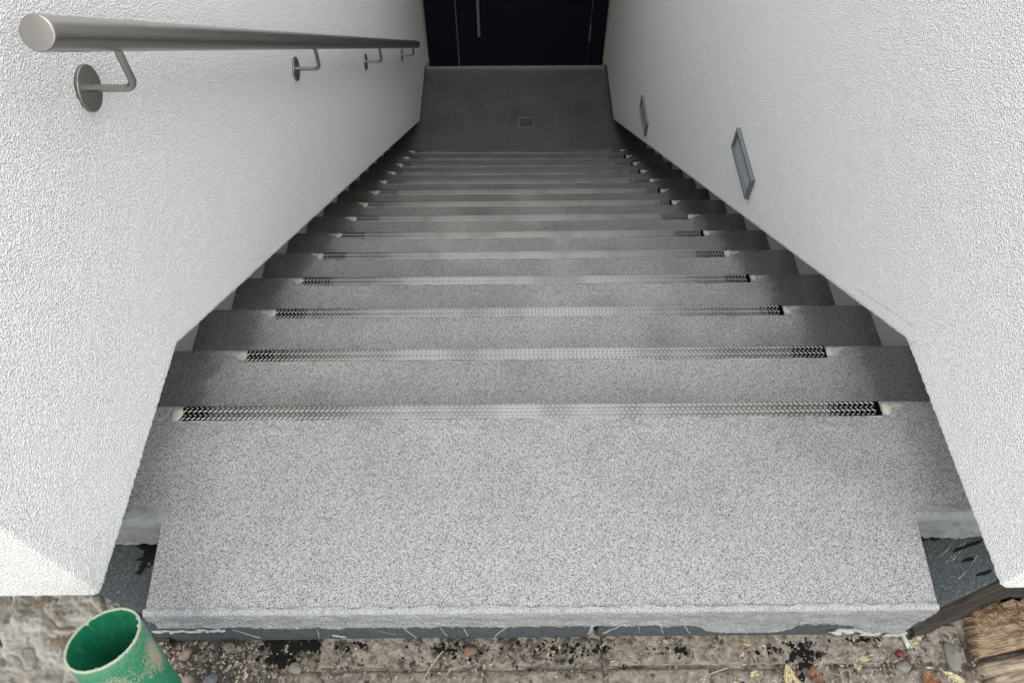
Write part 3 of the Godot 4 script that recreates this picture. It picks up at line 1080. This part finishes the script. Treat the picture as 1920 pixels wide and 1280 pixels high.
func build_pipe() -> void:
	var t := thing("drain_pipe", "open green plastic drain pipe standing in the rubble beside the top step", "pipe", "", Vector3(-0.683, 0.247, 0.55))
	var ax := Vector3(0.127, -0.925, 0.362).normalized()
	var ro := 0.0553
	var ri := 0.0520
	var ux := ax.cross(Vector3(0, 0, 1)).normalized()
	var uy := ax.cross(ux)
	var n := noise(FastNoiseLite.TYPE_SIMPLEX_SMOOTH, 25.0, 111, 5)
	var nf := noise(FastNoiseLite.TYPE_SIMPLEX, 130.0, 112, 4)
	var green := Color(0.006, 0.155, 0.075)
	var haze := Color(0.15, 0.30, 0.19)
	var mud := Color(0.33, 0.285, 0.205)
	var mb := MB.new()
	# outside, dusted towards the rim and smeared with dried mud along one side
	mb.sheet(220, 150, func(a, b):
		var an: float = TAU * a
		return ax * lerp(0.002, 0.6, b * b) + (ux * cos(an) + uy * sin(an)) * ro, Vector3.RIGHT,
		func(a, b):
			var an: float = TAU * a
			var l: float = lerp(0.002, 0.6, b * b)
			var p := ux * cos(an) + uy * sin(an)
			var h: float = exp(-l / 0.022) * 0.6 + 0.42 * n.get_noise_3d(p.x * 1.4, l * 3.0, p.z * 1.4) + 0.3 * nf.get_noise_3d(p.x * 0.4, l, p.z * 0.4)
			var c := green.lerp(haze, clamp(h, 0.04, 0.85))
			var at: float = exp(-pow(p.dot(Vector3(0.86, 0.0, 0.5)) - 0.72, 2.0) * 14.0) * exp(-pow((l - 0.06) / 0.04, 2.0))
			var m: float = smoothstep(0.52, 0.72, at + 0.55 * n.get_noise_3d(p.x * 2.0 + 4.0, l * 9.0, p.z * 2.0) + 0.4 * nf.get_noise_3d(p.x * 0.5, l * 1.4, p.z * 0.5))
			return c.lerp(mud, 0.85 * m))
	mb.sheet(120, 60, func(a, b):
		var an: float = TAU * a
		return ax * lerp(0.001, 0.6, b) + (ux * cos(an) + uy * sin(an)) * ri, Vector3.RIGHT,
		func(a, b):
			var q := ux * cos(TAU * a) + uy * sin(TAU * a)
			var k: float = clamp(0.05 + 0.25 * n.get_noise_3d(q.x * 0.5, b * 1.5, q.z * 0.5), 0.0, 0.2) + (0.3 if nf.get_noise_3d(q.x * 0.5, b * 3.0, q.z * 0.5) > 0.5 else 0.0)
			return green.lerp(haze, k))
	var bottom := mb.ix.size()
	var c0 := mb.add(ax * 0.5, Color(0.03, 0.025, 0.02))
	for k in 24:
		mb.add(ax * 0.5 + (ux * cos(TAU * k / 24) + uy * sin(TAU * k / 24)) * (ri + 0.001), Color(0.03, 0.025, 0.02))
	for k in 24:
		mb.tri(c0, c0 + 1 + k, c0 + 1 + (k + 1) % 24)
	put(mb.mesh(), "pipe_body", M.green, t)
	# scuffed pale rim, burred where it was sawn
	mb = MB.new()
	var rim := func(r: float, l: float) -> Array:
		var out := []
		for k in 200:
			var a := TAU * k / 200
			out.append(ax * (l + 0.0012 * n.get_noise_2d(cos(a) * 2, sin(a) * 2)) + (ux * cos(a) + uy * sin(a)) * (r + 0.0006 * nf.get_noise_2d(cos(a) * 0.3 + r * 900, sin(a) * 0.3)))
		return out
	mb.loft([rim.call(ri - 0.0002, 0.0022), rim.call(ri, 0.0), rim.call((ri + ro) / 2, -0.0008), rim.call(ro, 0.0), rim.call(ro + 0.0002, 0.003)], Color.WHITE, false)
	for q in [[0.6, 0.004], [2.4, 0.0025], [2.7, 0.003], [4.4, 0.003]]:
		mb.blob((ux * cos(q[0]) + uy * sin(q[0])) * (ri - 0.001) + ax * 0.002, Vector3.ONE * q[1] * 0.7, int(q[0] * 100), 0.5)
	put(mb.mesh(), "rim", M.dust, t)

func build_pavers() -> void:
	var p := Node3D.new()
	p.name = numbered("pavement")
	add_child(p, true)
	p.set_meta("kind", "structure")
	var n := noise(FastNoiseLite.TYPE_SIMPLEX_SMOOTH, 12.0, 121, 5)
	var rows := [[0.43, 0.5062, [-0.46, -0.21, 0.129, 0.47, 0.875]], [0.5068, 0.72, [-0.5, -0.31, -0.119, 0.129, 0.34, 0.60, 0.86]], [0.7225, 0.93, [-0.5, -0.25, 0.06, 0.33, 0.62, 0.86]]]
	var w := 0
	for r in rows:
		var xs: Array = r[2]
		for k in xs.size() - 1:
			w += 1
			var x0: float = xs[k] + 0.0006
			var x1: float = xs[k + 1] - (0.0012 if absf(xs[k + 1] - 0.129) > 0.001 else 0.004)
			var z0: float = r[0]
			var z1: float = r[1]
			var tone := 0.86 + 0.26 * rng.randf()
			var lift := 0.003 * rng.randf_range(-1, 1)
			var mb := MB.new()
			mb.sheet(90, 40, func(a, b):
				var e: float = min(min(a, 1 - a) * (x1 - x0), min(b, 1 - b) * (z1 - z0))
				var x: float = lerp(x0, x1, a)
				var z: float = lerp(z0, z1, b)
				var drop: float = 0.012 if e <= 0.0 else 0.0
				return Vector3(x, GROUND + 0.004 + lift + 0.0045 * n.get_noise_2d(x, z) + 0.003 * n.get_noise_2d(x * 4.0 + 7.0, z * 4.0) - drop, z), Vector3.UP,
				func(a, b): return Color(tone, tone * 0.985, tone * 0.965))
			put(mb.mesh(), "paver", M.concrete, p)

func build_heap() -> void:
	# curled, overlapping lumps of set grey-white mortar in the left corner
	var n := noise(FastNoiseLite.TYPE_SIMPLEX_SMOOTH, 9.0, 131, 3)
	var nf := noise(FastNoiseLite.TYPE_SIMPLEX_SMOOTH, 70.0, 132, 3)
	var nx := 300
	var nz := 200
	var x0 := -1.42
	var x1 := -0.70
	var z0 := 0.30
	var z1 := 0.78
	var hs := PackedFloat32Array()
	var who := PackedInt32Array()
	hs.resize((nx + 1) * (nz + 1))
	hs.fill(-0.25)
	for j in nz + 1:
		for i in nx + 1:
			var fx: float = lerp(x0, x1, float(i) / nx)
			var fz: float = lerp(z0, z1, float(j) / nz)
			hs[j * (nx + 1) + i] = -0.226 + 0.075 * smoothstep(-0.84, -0.96, fx + 0.2 * (fz - 0.5)) * (1.0 - smoothstep(0.66, 0.78, fz)) + 0.014 * n.get_noise_2d(fx * 0.9, fz * 0.9)
	who.resize(hs.size())
	var r := RandomNumberGenerator.new()
	r.seed = 5150
	var tints := [Color(0.40, 0.37, 0.33)]
	for k in 420:
		var cx := r.randf_range(x0, x1)
		var cz := r.randf_range(z0, z1)
		var m: float = smoothstep(-0.84, -0.96, cx + 0.2 * (cz - 0.5)) * (1.0 - smoothstep(0.66, 0.78, cz))
		if m < 0.12:
			continue
		var la := r.randf_range(0.02, 0.062)
		var lb := la * r.randf_range(0.3, 0.5)
		var an := -0.7 + 0.7 * r.randf_range(-1, 1)
		var base: float = -0.225 + 0.075 * m + 0.012 * n.get_noise_2d(cx * 0.8, cz * 0.8) + r.randf_range(-0.002, 0.002)
		var hh := r.randf_range(0.006, 0.014)
		var t := r.randf_range(0.75, 1.0)
		var c := Color(0.44 * t, 0.43 * t, 0.405 * t)
		if r.randf() < 0.05:
			c = Color(0.25 * t, 0.2 * t, 0.155 * t)
		elif r.randf() < 0.3:
			c = Color(0.41 * t, 0.375 * t, 0.32 * t)
		tints.append(c)
		var id := tints.size() - 1
		var i0 := int(max(0, (cx - la - x0) / (x1 - x0) * nx))
		var i1 := int(min(nx, (cx + la - x0) / (x1 - x0) * nx + 1))
		var j0 := int(max(0, (cz - la - z0) / (z1 - z0) * nz))
		var j1 := int(min(nz, (cz + la - z0) / (z1 - z0) * nz + 1))
		for j in range(j0, j1 + 1):
			for i in range(i0, i1 + 1):
				var px: float = lerp(x0, x1, float(i) / nx)
				var pz: float = lerp(z0, z1, float(j) / nz)
				var d := Vector2(px - cx, pz - cz).rotated(an)
				d += Vector2(n.get_noise_2d(px * 2.0, pz * 2.0), n.get_noise_2d(px * 2.0 + 9.0, pz * 2.0)) * 0.012
				var q := Vector2(d.x / la, d.y / lb).length_squared()
				if q < 1.0:
					var h: float = base + hh * sqrt(1.0 - q) * (1.0 + 0.7 * d.y / lb) + 0.0014 * sin(d.x * 260.0 + 4.0 * n.get_noise_2d(px * 4.0, pz * 4.0)) * sqrt(1.0 - q)
					var at := j * (nx + 1) + i
					if h > hs[at]:
						hs[at] = h
						who[at] = id
	var mb := MB.new()
	mb.sheet(nx, nz, func(a, b):
		var x: float = lerp(x0, x1, a)
		var z: float = lerp(z0, z1, b)
		return Vector3(x, hs[int(round(b * nz)) * (nx + 1) + int(round(a * nx))] + 0.003 * nf.get_noise_2d(x, z), z), Vector3.UP,
		func(a, b):
			var x: float = lerp(x0, x1, a)
			var z: float = lerp(z0, z1, b)
			var c: Color = tints[who[int(round(b * nz)) * (nx + 1) + int(round(a * nx))]]
			var k: float = clamp(2.2 * (n.get_noise_2d(x * 1.3 + 5, z * 1.3) - 0.08) + 0.5 * nf.get_noise_2d(x * 0.6, z * 0.6), 0, 1)
			return c.lerp(Color(0.15, 0.1, 0.065), k * 0.6))
	tag(put(mb.mesh(), "mortar_heap", M.foam), "lumpy spill of set grey white mortar left of the green pipe", "mortar")

func leaf_mesh(pts: Array, thick: float, curl: float, col: Color, spots: int, seed_: int) -> ArrayMesh:
	var mb := MB.new()
	var rg := RandomNumberGenerator.new()
	rg.seed = seed_
	var n := noise(FastNoiseLite.TYPE_SIMPLEX_SMOOTH, 60.0, seed_ + 40, 3)
	var nf := noise(FastNoiseLite.TYPE_SIMPLEX, 260.0, seed_ + 50, 2)
	var mid := Vector2.ZERO
	for p in pts:
		mid += p
	mid /= pts.size()
	var far := Vector2.ZERO
	for p in pts:
		if (p - mid).length() > far.length():
			far = p - mid
	var axis := far.normalized()
	var cnt: int = pts.size() * 3
	var lev := 7
	var bent := func(q: Vector2) -> float:
		var d: Vector2 = q - mid
		var across: float = d.dot(Vector2(-axis.y, axis.x))
		return curl * 70.0 * across * across + curl * 24.0 * pow(d.dot(axis), 2.0) + 0.0035 * n.get_noise_2d(q.x, q.y) - 0.0006 * exp(-pow(across / 0.0009, 2.0))
	for side in 2:
		var first := mb.ix.size()
		var base := mb.v.size()
		for l in lev + 1:
			for k in cnt:
				var p: Vector2 = (pts[k / 3] as Vector2).lerp(pts[(k / 3 + 1) % pts.size()], (k % 3) / 3.0)
				p += Vector2(n.get_noise_2d(p.x * 6.0, p.y * 6.0), n.get_noise_2d(p.y * 6.0, p.x * 6.0 + 5.0)) * 0.002
				var q: Vector2 = mid.lerp(p, float(l) / lev)
				var d := q - mid
				var across: float = d.dot(Vector2(-axis.y, axis.x))
				var vein: float = exp(-pow(across / 0.0007, 2.0)) + 0.6 * exp(-pow(sin((d.dot(axis) + absf(across) * 0.8) * 900.0) / 0.35, 2.0)) * float(l > 1)
				var k2: float = 0.9 + 0.5 * n.get_noise_2d(q.x * 1.5, q.y * 1.5) + 0.18 * vein
				var c := col * k2
				if nf.get_noise_2d(q.x, q.y) > 0.36:
					c = c.lerp(Color(0.02, 0.016, 0.012), 0.9)
				elif float(l) / lev > 0.8 and n.get_noise_2d(q.x * 3.0 + 8.0, q.y * 3.0) > 0.0:
					c = c.lerp(Color(0.12, 0.07, 0.035), 0.6)
				c.a = 1.0
				mb.add(Vector3(q.x, bent.call(q) + (thick if side == 0 else 0.0), q.y), c)
		for l in lev:
			for k in cnt:
				var a := base + l * cnt + k
				var b := base + l * cnt + (k + 1) % cnt
				mb.quad(a, b, b + cnt, a + cnt)
		var s := 0.0
		for t in range(first, mb.ix.size(), 3):
			s += (mb.v[mb.ix[t + 1]] - mb.v[mb.ix[t]]).cross(mb.v[mb.ix[t + 2]] - mb.v[mb.ix[t]]).y
		if (s > 0) == (side == 0):
			mb.flip(first)
	return mb.mesh()

func ellipse(a: float, b: float, turn: float, jag: float, seed_: int, tip := 0.0) -> Array:
	var rg := RandomNumberGenerator.new()
	rg.seed = seed_
	var out := []
	for k in 16:
		var t := TAU * k / 16
		var r := 1.0 + jag * (rg.randf() - 0.5)
		var p := Vector2(cos(t) * a * r, sin(t) * b * r * (1.0 - tip * cos(t)))
		out.append(p.rotated(turn))
	return out

func build_debris() -> void:
	var y := GROUND + 0.006
	var set_ := func(called: String, m: Mesh, at: Vector3, material: Material, label: String, category: String, group := ""):
		var o := put(m, called, material)
		o.position = at
		tag(o, label, category, group)
	# leaves and scraps
	set_.call("dry_leaf", leaf_mesh(ellipse(0.017, 0.012, 0.7, 0.15, 1, 0.3), 0.0006, 0.2, Color(0.17, 0.062, 0.034), 0, 1), Vector3(0.553, y, 0.528), M.leaf, "small oval red brown dry leaf right of the big pale yellow scrap", "leaf", "dry leaves in the rubble")
	set_.call("dry_leaf", leaf_mesh(ellipse(0.019, 0.014, 0.2, 0.3, 2, 0.4), 0.0006, 0.35, Color(0.22, 0.085, 0.03), 0, 2), Vector3(0.782, y, 0.538), M.leaf, "orange brown curled dry leaf at the bottom edge below the oval stone", "leaf", "dry leaves in the rubble")
	set_.call("yellow_scrap", leaf_mesh([Vector2(-0.004, -0.026), Vector2(0.003, -0.027), Vector2(0.012, -0.008), Vector2(0.022, 0.012), Vector2(0.024, 0.03), Vector2(-0.02, 0.03), Vector2(-0.014, 0.006)], 0.0008, 0.1, Color(0.5, 0.43, 0.23), 0, 3), Vector3(0.499, y, 0.532), M.leaf, "large pale yellow pointed leaf scrap with black tar specks", "leaf", "pale yellow scraps in the rubble")
	set_.call("yellow_scrap", leaf_mesh(ellipse(0.019, 0.006, -0.25, 0.25, 4, 0.4), 0.0007, 0.2, Color(0.44, 0.39, 0.24), 0, 4), Vector3(0.668, y, 0.494), M.leaf, "long narrow pale yellow scrap lying left of the red berry", "leaf", "pale yellow scraps in the rubble")
	set_.call("yellow_scrap", leaf_mesh(ellipse(0.008, 0.006, 0.4, 0.4, 5), 0.0007, 0.2, Color(0.46, 0.41, 0.27), 0, 5), Vector3(0.643, y, 0.511), M.leaf, "tiny pale yellow scrap just below the long narrow one", "leaf", "pale yellow scraps in the rubble")
	set_.call("yellow_scrap", leaf_mesh(ellipse(0.014, 0.009, -0.5, 0.5, 6), 0.0007, 0.3, Color(0.44, 0.4, 0.27), 0, 6), Vector3(0.772, y + 0.004, 0.462), M.leaf, "pale yellow scrap against the right corner of the top step", "leaf", "pale yellow scraps in the rubble")
	set_.call("yellow_scrap", leaf_mesh(ellipse(0.022, 0.008, 0.5, 0.25, 7, -0.3), 0.0007, 0.2, Color(0.5, 0.43, 0.28), 0, 7), Vector3(0.832, y, 0.532), M.leaf, "pale yellow slip right of the orange brown leaf at the bottom edge", "leaf", "pale yellow scraps in the rubble")
	set_.call("yellow_scrap", leaf_mesh(ellipse(0.015, 0.003, 0.3, 0.3, 8), 0.0008, 0.3, Color(0.4, 0.29, 0.1), 0, 8), Vector3(0.43, y, 0.469), M.leaf, "curved ochre yellow leaf edge close under the white step edge", "leaf", "pale yellow scraps in the rubble")
	set_.call("yellow_scrap", leaf_mesh(ellipse(0.011, 0.006, -0.5, 0.4, 9), 0.0008, 0.3, Color(0.45, 0.39, 0.2), 0, 9), Vector3(0.428, y, 0.524), M.leaf, "small yellow leaf scrap left of the big pointed one", "leaf", "pale yellow scraps in the rubble")
	var mb := MB.new()
	mb.blob(Vector3.ZERO, Vector3(0.008, 0.006, 0.009), 9, 0.15, Color(0.12, 0.012, 0.014), Basis.IDENTITY, 12, 8)
	set_.call("red_berry", mb.mesh(), Vector3(0.735, y + 0.004, 0.487), M.leaf, "small dark red berry in the rubble near the right step corner", "berry")
	set_.call("plastic_shard", leaf_mesh([Vector2(-0.012, -0.02), Vector2(-0.004, -0.022), Vector2(0.008, 0.008), Vector2(-0.006, 0.012)], 0.001, 0.3, Color(1.5, 1.5, 1.5), 0, 10), Vector3(0.757, y + 0.004, 0.468), M.plastic, "pointed white plastic shard near the right step corner", "shard")
	mb = MB.new()
	mb.tube([Vector3(-0.022, 0, -0.002), Vector3(-0.008, 0.0012, 0), Vector3(0.008, 0.001, 0.003), Vector3(0.022, 0, 0.004)], [0.001, 0.0014, 0.0013, 0.0008], 7, Color(0.12, 0.085, 0.06))
	set_.call("twig", mb.mesh(), Vector3(0.085, y + 0.002, 0.519), M.stone, "short dark twig lying left of the open paver joint", "twig")
	# pale roots
	for q in [[Vector3(-0.205, y, 0.474), Vector3(-0.235, y, 0.508), Vector3(-0.242, y, 0.53), "thin pale root curving over the pavers left of centre"], [Vector3(0.376, y, 0.512), Vector3(0.335, y, 0.521), Vector3(0.315, y, 0.535), "thin pale root beside the dark ring mark right of centre"]]:
		mb = MB.new()
		var pts := []
		var rr := []
		for k in 9:
			var t := k / 8.0
			pts.append((q[0] as Vector3).lerp(q[1], t).lerp((q[1] as Vector3).lerp(q[2], t), t) + Vector3(0, 0.003 + 0.002 * sin(t * 8.0), 0))
			rr.append(0.0011 - 0.0004 * t)
		mb.tube(pts, rr, 6, Color(0.5, 0.43, 0.32))
		tag(put(mb.mesh(), "root", M.stone), q[3], "root", "pale roots in the rubble")
	# stones one can tell apart
	var stones := [[Vector3(0.841, y, 0.494), Vector3(0.016, 0.012, 0.026), Color(0.19, 0.175, 0.155), 0.15, "oval smooth grey stone in front of the wooden plank"],
		[Vector3(-0.648, y, 0.464), Vector3(0.011, 0.009, 0.012), Color(0.2, 0.165, 0.14), 0.0, "round brown stone under the step edge right of the pipe"],
		[Vector3(-0.672, y, 0.528), Vector3(0.014, 0.012, 0.013), Color(0.16, 0.16, 0.165), 0.4, "dark grey stone at the bottom edge right of the green pipe"],
		[Vector3(-0.722, y, 0.532), Vector3(0.018, 0.013, 0.015), Color(0.30, 0.25, 0.2), 0.3, "tan stone touching the green pipe at the bottom edge"],
		[Vector3(-0.735, y, 0.476), Vector3(0.015, 0.011, 0.011), Color(0.24, 0.19, 0.155), 0.8, "angular brown stone under the left step corner"],
		[Vector3(-0.15, y, 0.474), Vector3(0.013, 0.009, 0.011), Color(0.18, 0.115, 0.08), 0.5, "rusty brown stone under the step edge at centre"],
		[Vector3(-0.205 - 0.3, y, 0.505), Vector3(0.013, 0.008, 0.014), Color(0.2, 0.185, 0.16), 0.6, "flat light grey stone at the edge of the black tar patch"],
		[Vector3(0.735, y, 0.512), Vector3(0.013, 0.009, 0.011), Color(0.2, 0.185, 0.165), 0.2, "flat grey stone just below the red berry"]]
	for k in stones.size():
		var s: Array = stones[k]
		mb = MB.new()
		mb.blob(Vector3.ZERO, s[1], 500 + k, 0.22, s[2], Basis(Vector3.UP, s[3]), 14, 9)
		set_.call("stone", mb.mesh(), s[0] + Vector3(0, s[1].y * 0.35, 0), M.stone, s[4], "stone", "stones in the rubble")
	# wooden plank with a splintered, torn upper end on the right
	var n := noise(FastNoiseLite.TYPE_SIMPLEX_SMOOTH, 18.0, 141, 5)
	var pl := thing("wood_plank", "broken pale wooden plank lying in the rubble right of the oval stone", "plank")
	for part in 2:
		mb = MB.new()
		mb.sheet(60, 50, func(a, b):
			var x: float = lerp(0.885, 1.16, a) + 0.02 * (1.0 - b) * (1.0 if part == 0 else 0.4)
			var z: float = lerp(0.40, 0.502, b) if part == 0 else lerp(0.504, 0.75, b)
			z += -0.05 * a
			x += (1.0 - a) * 0.02 * n.get_noise_2d(z * 2.0, 9.0 + part)
			z += (0.014 if part == 0 else -0.004) * n.get_noise_2d(x * 2.0, 3.0 + part) * (1.0 - b if part == 0 else 0.0)
			var e: float = min(min(a, 1 - a), min(b, 1 - b))
			var rough: float = 0.009 * n.get_noise_2d(x * 2.5, z * 2.5) * (1.0 if part == 0 else 0.25)
			return Vector3(x, GROUND + 0.022 + rough + (0.004 if part == 1 else 0.0) - (0.04 if e <= 0.0 else (0.003 if e < 0.03 else 0.0)), z), Vector3.UP,
			func(a, b):
				var q: float = 0.9 + 0.35 * n.get_noise_2d(a * 0.6, b * 0.6)
				return Color(q * 1.05, q * 0.9, q * 0.75) if part == 0 else Color(q * 1.1, q * 1.05, q * 1.0))
		put(mb.mesh(), "broken_piece", M.wood, pl)
	mb = MB.new()
	for k in 60:
		var at := Vector3(rng.randf_range(0.9, 1.06), GROUND + 0.03, rng.randf_range(0.385, 0.45))
		var d := Vector3(rng.randf_range(-1, 1), rng.randf_range(0.0, 0.5), rng.randf_range(-0.6, 1)).normalized() * rng.randf_range(0.008, 0.022)
		mb.tube([at, at + d], [0.0016, 0.0005], 5, Color(0.9, 0.62, 0.36) * rng.randf_range(0.5, 1.1))
	put(mb.mesh(), "splinters", M.wood, pl, "stuff")
	# small gravel, chips and black tar spatter: too many to count
	var pebble := MB.new()
	pebble.blob(Vector3.ZERO, Vector3(1, 0.7, 0.9), 600, 0.45, Color.WHITE, Basis.IDENTITY, 8, 6)
	scatter("gravel", pebble.mesh(true), M.stone, 5200, func(r: RandomNumberGenerator):
		var x := r.randf_range(-0.85, 0.92)
		if r.randf() < 0.5:
			x = r.randf_range(-0.85, -0.40)
		var z := r.randf_range(0.452, 0.62)
		var s := 0.0008 + 0.0042 * pow(r.randf(), 4.0)
		var c := r.randf_range(0.03, 0.36)
		return [Vector3(x, GROUND + 0.004 - (0.006 if x < -0.46 else 0.0) + s * 0.3, z), Vector3(s, s, s) * Vector3(r.randf_range(0.7, 1.3), 0.8, r.randf_range(0.7, 1.3)), Color(c, c * 0.88, c * 0.76)])
	scatter("soil_crumbs", pebble.mesh(true), M.stone, 2600, func(r: RandomNumberGenerator):
		var x := r.randf_range(-0.80, 0.90)
		var z := 0.452 + 0.075 * pow(r.randf(), 1.8)
		var clump: float = n.get_noise_2d(x * 0.9, z * 0.9)
		var s := 0.0012 + 0.004 * pow(r.randf(), 2.5)
		var c := r.randf_range(0.03, 0.14)
		if clump < -0.05:
			s *= 0.45
		return [Vector3(x, GROUND + 0.004 - (0.006 if x < -0.46 else 0.0) + s * 0.3, z), Vector3(s, s * 0.9, s) * r.randf_range(0.8, 1.3), Color(c, c * 0.82, c * 0.66)])
	var chip := MB.new()
	chip.box(Vector3.ZERO, Vector3(2, 0.3, 0.8), 0.1)
	scatter("wood_chips", chip.mesh(true), M.leaf, 700, func(r: RandomNumberGenerator):
		var x := r.randf_range(-0.85, 0.92)
		if r.randf() < 0.45:
			x = r.randf_range(-0.85, -0.5) if r.randf() < 0.5 else r.randf_range(0.45, 0.9)
		var s := 0.0015 + 0.0045 * r.randf() * r.randf()
		var c := r.randf_range(0.3, 0.85)
		return [Vector3(x, GROUND + 0.007 - (0.005 if x < -0.46 else 0.0), r.randf_range(0.455, 0.6)), Vector3(s, s, s), Color(0.6 * c, 0.47 * c, 0.33 * c)])
	var drop := MB.new()
	drop.blob(Vector3.ZERO, Vector3(1, 0.25, 1), 601, 0.4, Color.WHITE, Basis.IDENTITY, 10, 6)
	var spots := [[-0.545, 0.474, 0.05, 0.03, 3.0], [-0.48, 0.462, 0.05, 0.008, 2.0], [0.53, 0.485, 0.035, 0.02, 3.0], [0.47, 0.472, 0.05, 0.008, 1.5], [0.30, 0.478, 0.05, 0.008, 1.2], [-0.39, 0.463, 0.06, 0.01, 1.2], [0.06, 0.472, 0.1, 0.012, 1.2], [-0.2, 0.47, 0.08, 0.012, 1.0], [0.66, 0.458, 0.05, 0.004, 1.4], [-0.32, 0.475, 0.1, 0.012, 0.8], [0.0, 0.49, 0.2, 0.02, 0.5]]
	var total := 0.0
	for s in spots:
		total += s[4]
	scatter("tar_spatter", drop.mesh(), M.tar, 800, func(r: RandomNumberGenerator):
		var pick := r.randf() * total
		var s: Array = spots[0]
		for k in spots:
			pick -= k[4]
			if pick <= 0:
				s = k
				break
		var q := 0.0015 + 0.005 * pow(r.randf(), 2.0) * (1.3 if s[4] > 1.9 else 0.8)
		return [Vector3(r.randfn(s[0], s[2] * 0.5), GROUND + 0.0055 - (0.004 if s[0] < -0.46 else 0.0), clamp(r.randfn(s[1], s[3] * 0.6), 0.452, 0.6)), Vector3(q * r.randf_range(0.7, 1.6), q, q), Color(1, 1, 1)])

func scatter(called: String, m: Mesh, material: Material, count: int, f: Callable) -> void:
	var r := RandomNumberGenerator.new()
	r.seed = hash(called)
	var mm := MultiMesh.new()
	mm.transform_format = MultiMesh.TRANSFORM_3D
	mm.use_colors = true
	mm.mesh = m
	mm.instance_count = count
	for k in count:
		var d: Array = f.call(r)
		var b := Basis(Vector3.UP, r.randf() * TAU) * Basis(Vector3.RIGHT, r.randf_range(-0.3, 0.3))
		mm.set_instance_transform(k, Transform3D(b.scaled_local(d[1]), d[0]))
		mm.set_instance_color(k, d[2])
	var o := MultiMeshInstance3D.new()
	o.multimesh = mm
	o.material_override = material
	o.name = numbered(called)
	o.set_meta("kind", "stuff")
	o.set_meta("label", {"soil_crumbs": "dark brown soil crumbs along the foot of the top step", "gravel": "small brown and grey gravel in front of the top step", "wood_chips": "pale wood chips and flakes scattered over the rubble", "tar_spatter": "black tar drops spattered along the foot of the step edge"}[called])
	o.set_meta("category", {"soil_crumbs": "soil", "gravel": "gravel", "wood_chips": "wood chips", "tar_spatter": "tar"}[called])
	add_child(o, true)
